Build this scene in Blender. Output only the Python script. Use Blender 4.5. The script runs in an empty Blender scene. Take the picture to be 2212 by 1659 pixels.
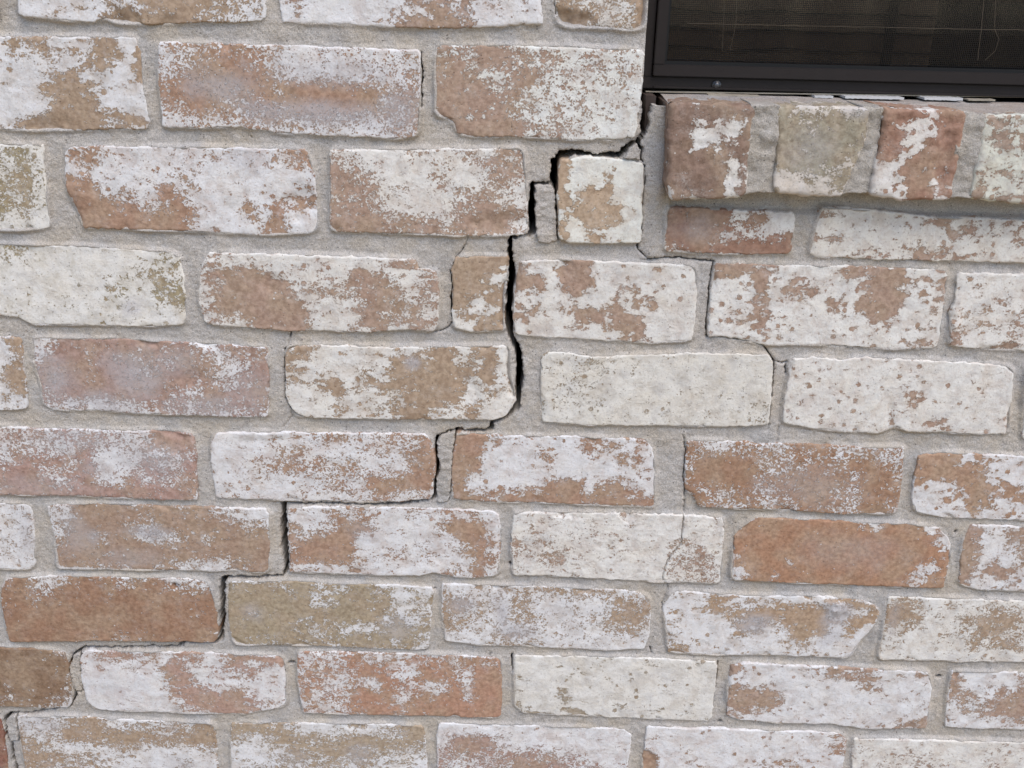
import bpy, math, random
import numpy as np
from mathutils import Vector, Matrix, Quaternion

random.seed(7)
S = bpy.context.scene
C = S.collection

# ------------------------------------------------------------------ camera
TILT = math.radians(22.0)          # looking down at the wall
ROLL = math.radians(1.45)
FPX = 2070.0                       # focal length for a 2212 pixel wide picture
PW, PH = 2212.0, 1659.0
DIST = 0.794
cam_d = bpy.data.cameras.new('camera')
cam_d.sensor_width = 36.0
cam_d.lens = 36.0 * FPX / PW
cam_d.clip_start = 0.02
cam_d.clip_end = 200.0
cam = bpy.data.objects.new('camera', cam_d)
C.objects.link(cam)
back = Vector((0, -math.cos(TILT), math.sin(TILT)))
right = Vector((1, 0, 0))
up = back.cross(right)
rot = Matrix((right, up, back)).transposed()
rot = rot @ Matrix.Rotation(ROLL, 3, 'Z')
cam.matrix_world = Matrix.Translation(back * DIST) @ rot.to_4x4()
S.camera = cam
R3 = np.array(rot)
CAM = np.array(back * DIST)

def at(px, py, Y=0.0):
    """measured photo position -> (x, z) on the vertical plane at depth Y"""
    px = np.asarray(px, float); py = np.asarray(py, float)
    d = np.stack([(px - PW / 2) / FPX, -(py - PH / 2) / FPX, -np.ones_like(px)], -1) @ R3.T
    t = (Y - CAM[1]) / d[..., 1]
    return np.stack([CAM[0] + t * d[..., 0], CAM[2] + t * d[..., 2]], -1)

# ------------------------------------------------------------------ light
SUN_EL, SUN_ROT = math.radians(58), math.radians(150)
w = bpy.data.worlds.new('World'); S.world = w; w.use_nodes = True
nt = w.node_tree
sky = nt.nodes.new('ShaderNodeTexSky'); sky.sky_type = 'NISHITA'; sky.sun_disc = False
sky.sun_elevation = SUN_EL; sky.sun_rotation = SUN_ROT
sky.dust_density = 1.2; sky.air_density = 1.0
bg = nt.nodes['Background']; bg.inputs['Strength'].default_value = 0.14
nt.links.new(sky.outputs[0], bg.inputs['Color'])
sl = bpy.data.lights.new('sun', 'SUN'); sl.energy = 1.4; sl.angle = math.radians(36); sl.color = (1.0, 0.905, 0.80)
so = bpy.data.objects.new('sun', sl); C.objects.link(so)
sd = Vector((math.sin(SUN_ROT) * math.cos(SUN_EL), math.cos(SUN_ROT) * math.cos(SUN_EL), math.sin(SUN_EL)))
so.rotation_euler = sd.to_track_quat('Z', 'Y').to_euler(); so.location = (0.6, -3, 3)
S.view_settings.view_transform = 'Standard'; S.view_settings.look = 'None'
S.view_settings.gamma = 1; S.view_settings.use_curve_mapping = False
S.view_settings.exposure = 0.63
S.cycles.use_denoising = True
S.cycles.max_bounces = 6

# ------------------------------------------------------------------ noise
def _hash(ix, iy, seed):
    h = (ix.astype(np.int64) * 374761393 + iy.astype(np.int64) * 668265263 + seed * 1442695041) & 0xffffffff
    h = ((h ^ (h >> 13)) * 1274126177) & 0xffffffff
    h = (h ^ (h >> 16)) & 0xffff
    return h / 32767.5 - 1.0
def vnoise(x, y, seed=0):
    ix = np.floor(x); iy = np.floor(y); fx = x - ix; fy = y - iy
    fx = fx * fx * (3 - 2 * fx); fy = fy * fy * (3 - 2 * fy)
    a = _hash(ix, iy, seed); b = _hash(ix + 1, iy, seed); c = _hash(ix, iy + 1, seed); d = _hash(ix + 1, iy + 1, seed)
    return (a * (1 - fx) + b * fx) * (1 - fy) + (c * (1 - fx) + d * fx) * fy
def fbm(x, y, scale, seed=0, octs=3, gain=0.5):
    s = 0; a = 1.0; x = x * scale; y = y * scale
    for k in range(octs):
        s = s + a * vnoise(x + 17.3 * k, y - 9.1 * k, seed + k * 31); a *= gain; x = x * 2.03; y = y * 2.03
    return s

# ------------------------------------------------------------------ materials
class NT:
    def __init__(s, name):
        s.m = bpy.data.materials.new(name); s.m.use_nodes = True
        s.t = s.m.node_tree; s.b = s.t.nodes['Principled BSDF']
        s.pos = s.new('ShaderNodeNewGeometry').outputs['Position']
    def new(s, ty, **kw):
        n = s.t.nodes.new(ty)
        for k, v in kw.items(): setattr(n, k, v)
        return n
    def put(s, sock, v):
        if hasattr(v, 'is_linked') or isinstance(v, bpy.types.NodeSocket): s.t.links.new(v, sock)
        else: sock.default_value = v
    def math(s, op, a, b=0.0, clamp=False):
        n = s.new('ShaderNodeMath', operation=op, use_clamp=clamp); s.put(n.inputs[0], a); s.put(n.inputs[1], b); return n.outputs[0]
    def noise(s, scale, detail=4, rough=0.5, dist=0.0, vec=None, w=None):
        n = s.new('ShaderNodeTexNoise'); s.put(n.inputs['Vector'], vec if vec is not None else s.pos)
        n.inputs['Scale'].default_value = scale; n.inputs['Detail'].default_value = detail
        n.inputs['Roughness'].default_value = rough; n.inputs['Distortion'].default_value = dist
        return n.outputs['Fac']
    def offset(s, v, scl=(1, 1, 1)):
        n = s.new('ShaderNodeMapping'); s.put(n.inputs['Vector'], s.pos); n.inputs['Location'].default_value = v; n.inputs['Scale'].default_value = scl
        return n.outputs[0]
    def vor(s, scale, vec=None, rnd=1.0):
        n = s.new('ShaderNodeTexVoronoi'); s.put(n.inputs['Vector'], vec if vec is not None else s.pos); n.inputs['Scale'].default_value = scale
        n.inputs['Randomness'].default_value = rnd
        return n.outputs['Distance'], n.outputs['Color']
    def ramp(s, f, a, b, lo=0.0, hi=1.0):
        n = s.new('ShaderNodeMapRange', interpolation_type='SMOOTHSTEP'); s.put(n.inputs[0], f)
        s.put(n.inputs[1], a); s.put(n.inputs[2], b); n.inputs[3].default_value = lo; n.inputs[4].default_value = hi
        return n.outputs[0]
    def mix(s, f, a, b, mode='MIX'):
        n = s.new('ShaderNodeMix', data_type='RGBA', blend_type=mode)
        s.put(n.inputs[0], f); s.put(n.inputs[6], a if not isinstance(a, tuple) else (*a, 1)[:4]); s.put(n.inputs[7], b if not isinstance(b, tuple) else (*b, 1)[:4])
        return n.outputs[2]
    def attr(s, name):
        n = s.new('ShaderNodeAttribute', attribute_name=name); return n
    def bump(s, h, dist, strength=1.0, prev=None):
        n = s.new('ShaderNodeBump'); s.put(n.inputs['Height'], h); n.inputs['Distance'].default_value = dist; n.inputs['Strength'].default_value = strength
        if prev is not None: s.put(n.inputs['Normal'], prev)
        return n.outputs[0]
    def done(s, col, rough=0.9, nrm=None, spec=0.25):
        s.put(s.b.inputs['Base Color'], col); s.put(s.b.inputs['Roughness'], rough)
        s.b.inputs['Specular IOR Level'].default_value = spec
        if nrm is not None: s.put(s.b.inputs['Normal'], nrm)
        return s.m

def sep(n, sock, k):
    q = n.new('ShaderNodeSeparateColor'); n.put(q.inputs[0], sock); return q.outputs[k]

def brick_material():
    n = NT('limewashed_brick')
    cov = n.attr('cov').outputs['Fac']; speck = n.attr('speck').outputs['Fac']; wash = n.attr('wash').outputs['Fac']; rim = n.attr('rim').outputs['Fac']
    tint = n.attr('tint').outputs['Color']; paint = n.attr('paint').outputs['Color']
    st = n.offset((3.1, 0.4, 1.7), (0.8, 1, 1.15))
    streak = n.attr('streak').outputs['Fac']
    vmix = n.new('ShaderNodeMix', data_type='VECTOR'); n.put(vmix.inputs[0], streak); n.put(vmix.inputs[4], st); n.put(vmix.inputs[5], n.offset((7.1, 0.9, 2.3), (0.42, 1, 1.55)))
    vv = vmix.outputs[1]
    flake = n.noise(115, 12, 0.70, 0.3, vv)
    soft = n.noise(135, 4, 0.52, 0.25, vv)
    fine = n.noise(620, 4, 0.66, 0.4)
    mixf = n.new('ShaderNodeMix', data_type='FLOAT'); n.put(mixf.inputs[0], n.math('MULTIPLY', speck, 1.0, True))
    a = n.math('ADD', n.math('MULTIPLY', soft, 0.74), n.math('MULTIPLY', flake, 0.26))
    b = n.math('ADD', n.math('MULTIPLY', flake, 0.50), n.math('MULTIPLY', fine, 0.50))
    n.put(mixf.inputs[2], a); n.put(mixf.inputs[3], b)
    N = n.math('SUBTRACT', mixf.outputs[0], 0.5)
    val = n.math('ADD', cov, n.math('MULTIPLY', N, 2.65))
    val = n.math('ADD', val, n.math('MULTIPLY', rim, 0.24))
    dg, cg = n.vor(900, n.offset((1.3, 4.2, 6.4)))
    dh, ch = n.vor(430, n.offset((5.3, 1.2, 2.4)))
    val = n.math('ADD', val, n.math('MULTIPLY', n.math('SUBTRACT', sep(n, cg, 0), 0.5), n.math('ADD', 0.12, n.math('MULTIPLY', speck, 0.50))))
    val = n.math('ADD', val, n.math('MULTIPLY', n.math('SUBTRACT', sep(n, ch, 0), 0.5), n.math('ADD', 0.10, n.math('MULTIPLY', speck, 0.30))))
    # round pock marks where the coat has popped off, and odd drips of it left on bare brick
    d1, c1 = n.vor(150, n.offset((9.1, 2.2, 4.4)))
    pick = n.ramp(sep(n, c1, 0), n.math('ADD', 0.66, n.math('MULTIPLY', speck, 0.45)), 1.0)
    pick = n.math('GREATER_THAN', pick, 0.0)
    rad = n.math('ADD', n.math('MULTIPLY', sep(n, c1, 1), 0.22), 0.12)
    rad = n.math('ADD', rad, n.math('MULTIPLY', n.math('SUBTRACT', fine, 0.5), 0.75))
    hole = n.math('MULTIPLY', n.math('LESS_THAN', d1, rad), pick)
    d2, c2 = n.vor(260, n.offset((2.1, 7.2, 1.4)))
    dot = n.math('MULTIPLY', n.math('LESS_THAN', d2, n.math('ADD', 0.04, n.math('MULTIPLY', sep(n, c2, 1), 0.2))), n.ramp(sep(n, c2, 0), 0.84, 0.86))
    val = n.math('SUBTRACT', val, n.math('MULTIPLY', hole, 0.45))
    val = n.math('ADD', val, n.math('MULTIPLY', dot, 0.36))
    mask = n.ramp(val, 0.47, 0.53)
    thin = n.ramp(n.noise(58, 7, 0.68, 0.4, n.offset((6.5, 3.5, 9.5))), 0.44, 0.66)
    mask = n.math('MULTIPLY', mask, n.math('SUBTRACT', 1.0, n.math('MULTIPLY', thin, 0.36)))
    # pinholes
    d3, c3 = n.vor(400, n.offset((0.3, 0.2, 5.4)))
    pin = n.math('MULTIPLY', n.ramp(d3, n.math('ADD', .10, n.math('MULTIPLY', sep(n, c3, 2), .16)), .05), n.ramp(sep(n, c3, 0), 0.55, 0.57))
    # brick body colour
    big = n.noise(38, 3, 0.5, 0.2); mid = n.noise(260, 5, 0.65)
    bc = n.mix(n.ramp(big, 0.38, 0.66), tint, n.mix(0.5, tint, (0.44, 0.335, 0.235)))
    bc = n.mix(n.ramp(mid, 0.30, 0.72), n.mix(1.0, bc, (0.74, 0.71, 0.69), 'MULTIPLY'), n.mix(1.0, bc, (1.15, 1.17, 1.20), 'MULTIPLY'))
    bc = n.mix(n.ramp(n.noise(170, 7, 0.72, 0.4, n.offset((11, 2, 5), (.7, 1, 1.3))), 0.58, 0.70, 0.0, 0.55), bc, n.mix(1.0, bc, (0.55, 0.50, 0.46), 'MULTIPLY'))
    chalk = n.math('MULTIPLY', n.ramp(n.noise(75, 7, 0.7, 0.0, n.offset((4, 4, 1))), 0.46, 0.72), n.ramp(fine, 0.34, 0.62))
    chalk = n.math('MULTIPLY', chalk, n.math('ADD', 0.12, n.math('MULTIPLY', cov, 0.95)), True)
    bc = n.mix(chalk, bc, n.mix(1.0, paint, (0.86, 0.82, 0.82), 'MULTIPLY'))
    wn = n.math('MULTIPLY', wash, n.ramp(n.noise(900, 3, 0.7), 0.22, 0.56))
    washc = (0.46, 0.44, 0.455)
    # coat colour: thin spots, warm and grey stains
    pc = n.mix(n.ramp(n.noise(48, 4, 0.6), 0.40, 0.70, 0.0, 0.55), paint, n.mix(1.0, paint, (1.0, 0.955, 0.885), 'MULTIPLY'))
    pc = n.mix(n.ramp(n.noise(70, 6, 0.62, 0.3, n.offset((8, 1, 3))), 0.46, 0.70, 0.0, 0.50), pc, (0.50, 0.485, 0.475))
    pc = n.mix(n.ramp(fine, 0.52, 0.72, 0.0, 0.55), pc, n.mix(0.5, tint, (0.45, 0.42, 0.38)))
    pc = n.mix(n.ramp(n.math('SUBTRACT', 0.72, val), 0.0, 0.24, 0.0, 0.32), pc, tint)
    col = n.mix(mask, bc, pc)
    col = n.mix(n.math('MULTIPLY', wn, 0.9), col, washc)
    col = n.mix(n.math('MULTIPLY', pin, 0.62), col, (0.17, 0.13, 0.10))
    h = n.math('ADD', n.math('MULTIPLY', mask, 0.95), n.math('MULTIPLY', n.noise(330, 6, 0.68), 0.9))
    h = n.math('SUBTRACT', h, n.math('MULTIPLY', pin, 0.8))
    b1 = n.bump(n.noise(105, 7, 0.68, 0.3), 0.0007, 0.9)
    b2 = n.bump(h, 0.00062, 1.0, b1)
    b3 = n.bump(n.noise(1500, 2, 0.5), 0.00012, 1.0, b2)
    return n.done(col, 0.92, b3, 0.2)

def mortar_material(name='mortar', base=(0.495, 0.47, 0.445), warm=(0.51, 0.46, 0.395), cool=(0.44, 0.435, 0.435)):
    n = NT(name)
    g = n.noise(1300, 2, 0.6); g2 = n.noise(480, 5, 0.7)
    col = n.mix(n.ramp(n.noise(17, 4, 0.6, 0.3), 0.36, 0.64), base, warm)
    col = n.mix(n.ramp(n.noise(26, 5, 0.6, 0.2, n.offset((3, 3, 3))), 0.45, 0.72, 0, 0.8), col, cool)
    col = n.mix(n.ramp(n.noise(60, 6, 0.65, 0.2, n.offset((5, 3, 2))), 0.48, 0.72, 0, 0.6), col, (0.60, 0.575, 0.55))
    col = n.mix(n.ramp(n.noise(34, 7, 0.7, 0.5, n.offset((15, 3, 2))), 0.55, 0.72, 0, 0.55), col, (0.30, 0.285, 0.28))
    col = n.mix(n.ramp(g, 0.30, 0.70), n.mix(1.0, col, (0.74, 0.73, 0.72), 'MULTIPLY'), n.mix(1.0, col, (1.22, 1.21, 1.20), 'MULTIPLY'))
    col = n.mix(n.ramp(g2, 0.30, 0.52, 0.22, 0.0), col, (0.16, 0.15, 0.145))
    d, c = n.vor(430)
    spot = n.math('MULTIPLY', n.ramp(d, 0.30, 0.18), n.ramp(sep(n, c, 0), 0.94, 0.95))
    col = n.mix(n.math('MULTIPLY', spot, 0.8), col, (0.09, 0.08, 0.075))
    b = n.bump(n.noise(150, 5, 0.65), 0.0016, 0.9)
    b = n.bump(n.math('ADD', g, n.math('MULTIPLY', g2, 1.3)), 0.00055, 1.0, b)
    return n.done(col, 0.95, b, 0.15)

def plain(name, col, rough=0.6, spec=0.4, var=0.12, scale=60, bump=0.0, metal=0.0):
    n = NT(name)
    c = n.mix(n.noise(scale, 5, 0.65), tuple(x * (1 - var) for x in col), tuple(x * (1 + var) for x in col))
    nr = n.bump(n.noise(scale * 8, 3, 0.6), bump, 1.0) if bump else None
    n.b.inputs['Metallic'].default_value = metal
    return n.done(c, rough, nr, spec)

M_BRICK = brick_material()
M_MORTAR = mortar_material()
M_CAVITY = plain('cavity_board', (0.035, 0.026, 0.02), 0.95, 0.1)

# ------------------------------------------------------------------ mesh helpers
def mesh_from(name, v, quads, mat, smooth=True, attrs=None, cols=None):
    me = bpy.data.meshes.new(name)
    v = np.ascontiguousarray(v, np.float32); quads = np.ascontiguousarray(quads, np.int32)
    me.vertices.add(len(v)); me.vertices.foreach_set('co', v.ravel())
    me.loops.add(quads.size); me.loops.foreach_set('vertex_index', quads.ravel())
    me.polygons.add(len(quads))
    me.polygons.foreach_set('loop_start', np.arange(len(quads), dtype=np.int32) * 4)
    me.update(calc_edges=True)
    me.validate()
    me.polygons.foreach_set('use_smooth', np.full(len(me.polygons), smooth))
    for k, a in (attrs or {}).items():
        at_ = me.attributes.new(k, 'FLOAT', 'POINT'); at_.data.foreach_set('value', np.ascontiguousarray(a, np.float32).ravel())
    for k, a in (cols or {}).items():
        at_ = me.attributes.new(k, 'FLOAT_COLOR', 'POINT')
        arr = np.ones((len(v), 4), np.float32); arr[:, :3] = a; at_.data.foreach_set('color', arr.ravel())
    me.materials.append(mat)
    return me
def link(name, me, loc, parent=None):
    o = bpy.data.objects.new(name, me); C.objects.link(o)
    if parent is not None:
        o.parent = parent
        pl = Vector((0, 0, 0)); q = parent
        while q is not None: pl += q.location; q = q.parent
        o.location = Vector(loc) - pl
    else: o.location = loc
    return o
def thing(name, label, cat, loc):
    o = bpy.data.objects.new(name, None); C.objects.link(o); o.location = loc; o.empty_display_size = 0.05
    o['label'] = label; o['category'] = cat
    return o
def box(name, x0, x1, y0, y1, z0, z1, mat, parent=None, bev=0.0):
    import bmesh
    bm = bmesh.new(); bmesh.ops.create_cube(bm, size=1.0)
    cx, cy, cz = (x0 + x1) / 2, (y0 + y1) / 2, (z0 + z1) / 2
    for vv in bm.verts: vv.co = Vector((vv.co.x * (x1 - x0), vv.co.y * (y1 - y0), vv.co.z * (z1 - z0)))
    if bev: bmesh.ops.bevel(bm, geom=bm.edges[:] , offset=bev, segments=2, affect='EDGES')
    me = bpy.data.meshes.new(name); bm.to_mesh(me); bm.free(); me.materials.append(mat)
    return link(name, me, (cx, cy, cz), parent)

def resample(P, t):
    """point on polyline P (k,2) at arc-length fractions t"""
    P = np.asarray(P, float); L = np.r_[0, np.cumsum(np.hypot(*np.diff(P, axis=0).T))]; L /= L[-1]
    return np.stack([np.interp(t, L, P[:, 0]), np.interp(t, L, P[:, 1])], -1)
def params(length, fine=0.0017, rings=(0.0, 0.0004, 0.001, 0.0019, 0.0031)):
    n = max(3, int((length - 2 * rings[-1]) / fine))
    mid = np.linspace(rings[-1], length - rings[-1], n)
    return np.r_[rings[:-1], mid, [length - r for r in rings[:-1][::-1]]] / length
def grid_sample(rows, u, v):
    G = np.array([[min(9, int(ch)) for ch in r] for r in rows], float) / 9.0
    h, wd = G.shape
    x = np.clip(u * wd - 0.5, 0, wd - 1); y = np.clip(v * h - 0.5, 0, h - 1)
    x0 = np.floor(x).astype(int); y0 = np.floor(y).astype(int); x1 = np.minimum(x0 + 1, wd - 1); y1 = np.minimum(y0 + 1, h - 1)
    fx = x - x0; fy = y - y0
    return (G[y0, x0] * (1 - fx) + G[y0, x1] * fx) * (1 - fy) + (G[y1, x0] * (1 - fx) + G[y1, x1] * fx) * fy

def slab_mesh(name, top, rgt, bot, lft, mat, front=0.0, depth=0.088, rc=0.003, re=0.0012, rough=0.5, seed=0,
              rows=('55', '55'), speck=0.4, tint=(.5, .33, .25), paint=(.74, .73, .71), washes=(), chips=(), fine=0.0017, tilt=(0, 0), wob=1.0, topz=None, streak=None, crackline=None):
    """closed body with a modelled front face. top/bot run left to right, lft/rgt run top to bottom; all (x, z) in metres"""
    if streak is None: streak = 0.0 if speck < .22 else (0.0, 0.1, 0.35, 0.0, 0.2, 0.0, 0.45)[seed % 7]
    ctr = np.mean([top[0], top[-1], bot[0], bot[-1]], axis=0)
    W = 0.5 * (np.hypot(*(top[-1] - top[0])) + np.hypot(*(bot[-1] - bot[0])))
    H = 0.5 * (np.hypot(*(bot[0] - top[0])) + np.hypot(*(bot[-1] - top[-1])))
    pu = params(W, fine); pv = params(H, fine)
    u, v = np.meshgrid(pu, pv)
    # round the corners
    du = np.minimum(u, 1 - u) * W; dv = np.minimum(v, 1 - v) * H
    d = np.minimum(du, dv)
    rcv = rc * (1 + 0.7 * vnoise(np.sign(u - .5) * 3.3 + seed * 1.7, np.sign(v - .5) * 2.7 + seed * .9, 5))
    inc = (du < rcv) & (dv < rcv)
    px = np.where(inc, rcv - du, 0); py = np.where(inc, rcv - dv, 0)
    e = np.hypot(px, py); m = np.maximum(px, py); k = np.where(e > 1e-9, m / np.maximum(e, 1e-9), 1)
    du2 = np.where(inc, rcv - px * k, du); dv2 = np.where(inc, rcv - py * k, dv)
    uu = np.where(u < .5, du2 / W, 1 - du2 / W); vv = np.where(v < .5, dv2 / H, 1 - dv2 / H)
    T = resample(top, uu.ravel()).reshape(uu.shape + (2,)); B = resample(bot, uu.ravel()).reshape(uu.shape + (2,))
    L = resample(lft, vv.ravel()).reshape(uu.shape + (2,)); Rr = resample(rgt, vv.ravel()).reshape(uu.shape + (2,))
    U = uu[..., None]; V = vv[..., None]
    P = (1 - V) * T + V * B + (1 - U) * L + U * Rr - ((1 - U) * (1 - V) * top[0] + U * (1 - V) * top[-1] + (1 - U) * V * bot[0] + U * V * bot[-1])
    x, z = P[..., 0], P[..., 1]
    wgt = np.exp(-d / 0.004) * wob
    x = x + wgt * (0.0005 * fbm(P[..., 0], P[..., 1], 140, seed + 1, 3, .7) + 0.00045 * fbm(P[..., 0], P[..., 1], 420, seed + 4, 2))
    z = z + wgt * (0.0005 * fbm(P[..., 0], P[..., 1], 130, seed + 2, 3, .7) + 0.00045 * fbm(P[..., 0], P[..., 1], 420, seed + 5, 2))
    rr = re * (1 + 0.55 * fbm(x, z, 60, seed + 3, 2))
    q = 1 - np.clip(d / np.maximum(rr, 1e-4), 0, 1)
    y = front + rr * (1 - np.sqrt(np.maximum(0, 1 - q * q)))
    y = y + rough * (0.0006 * fbm(x, z, 28, seed + 7, 2) + 0.00035 * fbm(x, z * 1.6, 110, seed + 8, 3, .6) + 0.00016 * fbm(x, z, 400, seed + 9, 2))
    y = y + tilt[0] * (uu - .5) + tilt[1] * (vv - .5)
    chipw = np.zeros_like(uu)
    for (cu, cv, ru, rv, dp) in chips:
        rd = np.hypot((uu - cu) / ru, (vv - cv) / rv) + 0.22 * fbm(x, z, 130, seed + 11, 3)
        chipw = np.maximum(chipw, np.clip(2 * (1 - rd), 0, 1) * (dp > 0))
        y = y + dp * np.clip(1.25 * (1 - rd), 0, 1) ** 0.7 * (1 + 0.35 * fbm(x, z, 210, seed + 12, 2))
    cov = np.clip(grid_sample(rows, uu, vv) - .38 * chipw * (0.5 + vnoise(x * 90, z * 90, seed + 51)), 0, 1)
    rim = np.clip(1.3 - d / 0.0016, 0, 1) * np.clip(.6 + 1.2 * fbm(x, z, 45, seed + 61, 2), 0, 1)
    wash = np.zeros_like(uu)
    for (cu, cv, ru, rv, st) in washes:
        rd = np.hypot((uu - cu) / ru, (vv - cv) / rv) + 0.25 * fbm(x, z, 70, seed + 21, 3)
        wash = np.maximum(wash, st * np.clip(1.4 * (1 - rd), 0, 1))
    if crackline is not None:
        best = np.full(x.shape, 1.0)
        xj = x + .0005 * fbm(x, z, 300, 5, 2); zj = z + .0005 * fbm(x, z, 300, 6, 2)
        for p, q_ in zip(crackline[:-1], crackline[1:]):
            dd = q_ - p; t_ = np.clip(((xj - p[0]) * dd[0] + (zj - p[1]) * dd[1]) / (dd @ dd), 0, 1)
            best = np.minimum(best, np.hypot(xj - p[0] - t_ * dd[0], zj - p[1] - t_ * dd[1]))
        y = y + .006 * np.clip(1 - best / .00055, 0, 1)
    nv, nu = uu.shape
    idx = np.arange(nv * nu).reshape(nv, nu)
    Q = np.stack([idx[:-1, :-1], idx[1:, :-1], idx[1:, 1:], idx[:-1, 1:]], -1).reshape(-1, 4)
    fv = np.stack([x, y, z], -1).reshape(-1, 3)
    ring = np.r_[idx[0, :], idx[1:, -1], idx[-1, -2::-1], idx[-2:0:-1, 0]]
    nr = len(ring)
    levels = [0.004, 0.012, 0.03, depth]
    vs = [fv]; base = len(fv); prev = ring
    for li, dp in enumerate(levels):
        rv_ = fv[ring].copy(); rv_[:, 1] = front + max(dp, 0.0035)
        if li < 3:
            c0 = rv_[:, [0, 2]] - ctr
            rv_[:, 0] += 0.0007 * vnoise(rv_[:, 0] * 150 + li * 7, rv_[:, 2] * 150, seed + 31); rv_[:, 2] += 0.0007 * vnoise(rv_[:, 0] * 150, rv_[:, 2] * 150 + li * 5, seed + 32)
        if topz is not None: rv_[:, 2] += topz * (dp / depth) * (rv_[:, 2] > ctr[1])
        cur = np.arange(base, base + nr); vs.append(rv_)
        Q = np.r_[Q, np.stack([prev, np.roll(prev, -1), np.roll(cur, -1), cur], -1)]
        prev = cur; base += nr
    V3 = np.concatenate(vs)
    ns = len(V3) - nv * nu
    C3 = np.array([ctr[0], front, ctr[1]])
    def ext(a, val): return np.r_[a.ravel(), np.full(ns, val)]
    me = mesh_from(name, V3 - C3, Q, mat, True,
                   {'cov': np.r_[cov.ravel(), np.tile(cov.ravel()[ring] * 0.7, len(levels))], 'wash': ext(wash, 0), 'rim': ext(rim, .4), 'streak': ext(np.full(uu.shape, streak), streak), 'speck': ext(np.full(uu.shape, speck), speck)},
                   {'tint': np.array(tint), 'paint': np.array(paint)})
    # back face
    return me, C3

# ------------------------------------------------------------------ the wall
PO = (.42, .26, .18); PK = (.42, .295, .225); TN = (.42, .31, .22); OL = (.37, .31, .195); MV = (.34, .255, .23)
BR = (.31, .195, .125); OR = (.375, .23, .15); OP = (.42, .27, .19); GT = (.40, .335, .25)
WH = (.76, .755, .76); CR = (.75, .725, .67); GR = (.68, .685, .605); CM = (.77, .75, .71)

BR_DATA = []
def B(top, rgt, bot, lft, rows, tint, paint=WH, speck=.4, washes=(), chips=(), **k):
    BR_DATA.append(dict(top=top, rgt=rgt, bot=bot, lft=lft, rows=rows, tint=tint, paint=paint, speck=speck, washes=washes, chips=chips, **k))

# course 1
B([(-585,-112),(-10,-102)], [(-8,-40),(-4,30)], [(-560,20),(-4,33)], [], ["7777777777777777","6666666666666666"], TN)
B([(33,-125),(300,-118),(578,-112)], [(580,-20),(573,38)], [(40,35),(140,45),(200,48),(225,40),(250,50),(330,54),(440,48),(520,49),(570,43)], [(38,-30)],
  ["7777777666654566","7887776654333456","8888876552223356","7787775532223455","8877763322234566"], TN, WH, .55, (), [(.42,1.0,.09,.22,.004)])
B([(603,-112),(880,-106),(1168,-100)], [(1172,0)], [(610,50),(700,52),(860,60),(944,62),(1054,60),(1104,55),(1171,52)], [(603,0)],
  ["7788888766655666","6788888755654556","6688887654545655","5588888744455557","7898877322348898"], PK, WH, .25)
B([(1200,-100),(1398,-96)], [(1399,0),(1398,40)], [(1202,52),(1230,61),(1290,62),(1385,66),(1394,58)], [(1199,0),(1200,30)],
  ["66676653","66776642","55667641","32445651","11356541"], TN, CM, .5, (), [(.15,.95,.35,.22,.004),(.98,.8,.12,.4,.006)])
# course 2
B([(-262,74),(0,78),(293,80)], [(305,110),(313,200),(326,262)], [(-250,270),(0,280),(70,283),(200,281),(318,280)], [],
  ["8877788744467237","8877788888765284","8877788887224777","8877788998322788","6666666531111435"], TN, WH, .3, (), [(.62,1.0,.12,.18,.002)])
B([(341,90),(620,97),(905,107)], [(909,115),(909,233),(905,285)], [(352,276),(425,277),(520,275),(600,288),(740,295),(797,297),(860,300),(902,294)], [(343,180)],
  ["6644335687777776","6532234677776665","2111223210001443","3222333322233443","7656544556677765"], OP, WH, .75,
  [(.25,.5,.24,.28,.75),(.55,.75,.4,.22,.85),(.62,.3,.35,.22,.5),(.92,.7,.12,.3,.7)])
B([(941,97),(1100,98),(1250,102),(1392,108)], [(1392,120),(1386,200),(1377,270)], [(984,288),(1020,296),(1111,295),(1254,303),(1330,301),(1371,298)], [(940,180),(939,250),(972,258),(983,268)],
  ["35322455665566","22366235566666","21124356667767","12422556565677","00111355566888"], PK, (.775,.78,.745), .5, (), [(.0,.72,.07,.1,.003)])
# course 3
B([(-430,303),(0,311),(92,312)], [(100,400),(109,488)], [(-420,490),(0,497),(50,498),(108,493)], [],
  ["7777777777775547","7777777777774636","7777777777773537","7777777777772446","7777777777776768"], OL, CM, .5)
B([(150,316),(370,317),(560,321),(662,322)], [(680,375),(684,420),(686,495)], [(178,492),(300,497),(400,500),(560,508),(620,506),(684,501)], [(141,330),(140,383),(146,417),(172,465)],
  ["4366777766676543","6577777668888886","1277773668877887","1133552288827387","0111111588883288"], OP, WH, .4, [(.72,.15,.1,.2,.5)], [(.93,.62,.08,.25,.0025),(.05,.55,.05,.25,-.002)])
B([(712,323),(970,322),(1131,320)], [(1134,350),(1137,400),(1142,500)], [(713,498),(737,500),(880,505),(990,510),(1114,509),(1140,504)], [(713,420)],
  ["5688777766634","3458887588434","3345788654467","2335777742335","1223322323556"], PK, CM, .6, (), [(.85,.85,.2,.15,.002)])
B([(1211,344),(1257,337),(1344,343),(1390,351)], [(1392,367),(1388,433),(1385,518)], [(1205,512),(1230,523),(1304,527),(1380,524)], [(1206,360),(1203,440)],
  ["28997999","38873899","35211588","46212278","37635889"], (.50,.375,.265), (.77,.77,.72), .12, front=-.002)
B([(1440,448),(1500,449),(1718,460)], [(1719,475),(1708,546)], [(1435,543),(1560,549),(1706,549)], [(1437,500)],
  ["2211265299","1111154598","1111664621","3211111111"], (.35,.21,.15), CM, .35, [(.25,.5,.25,.4,.35)])
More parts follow.
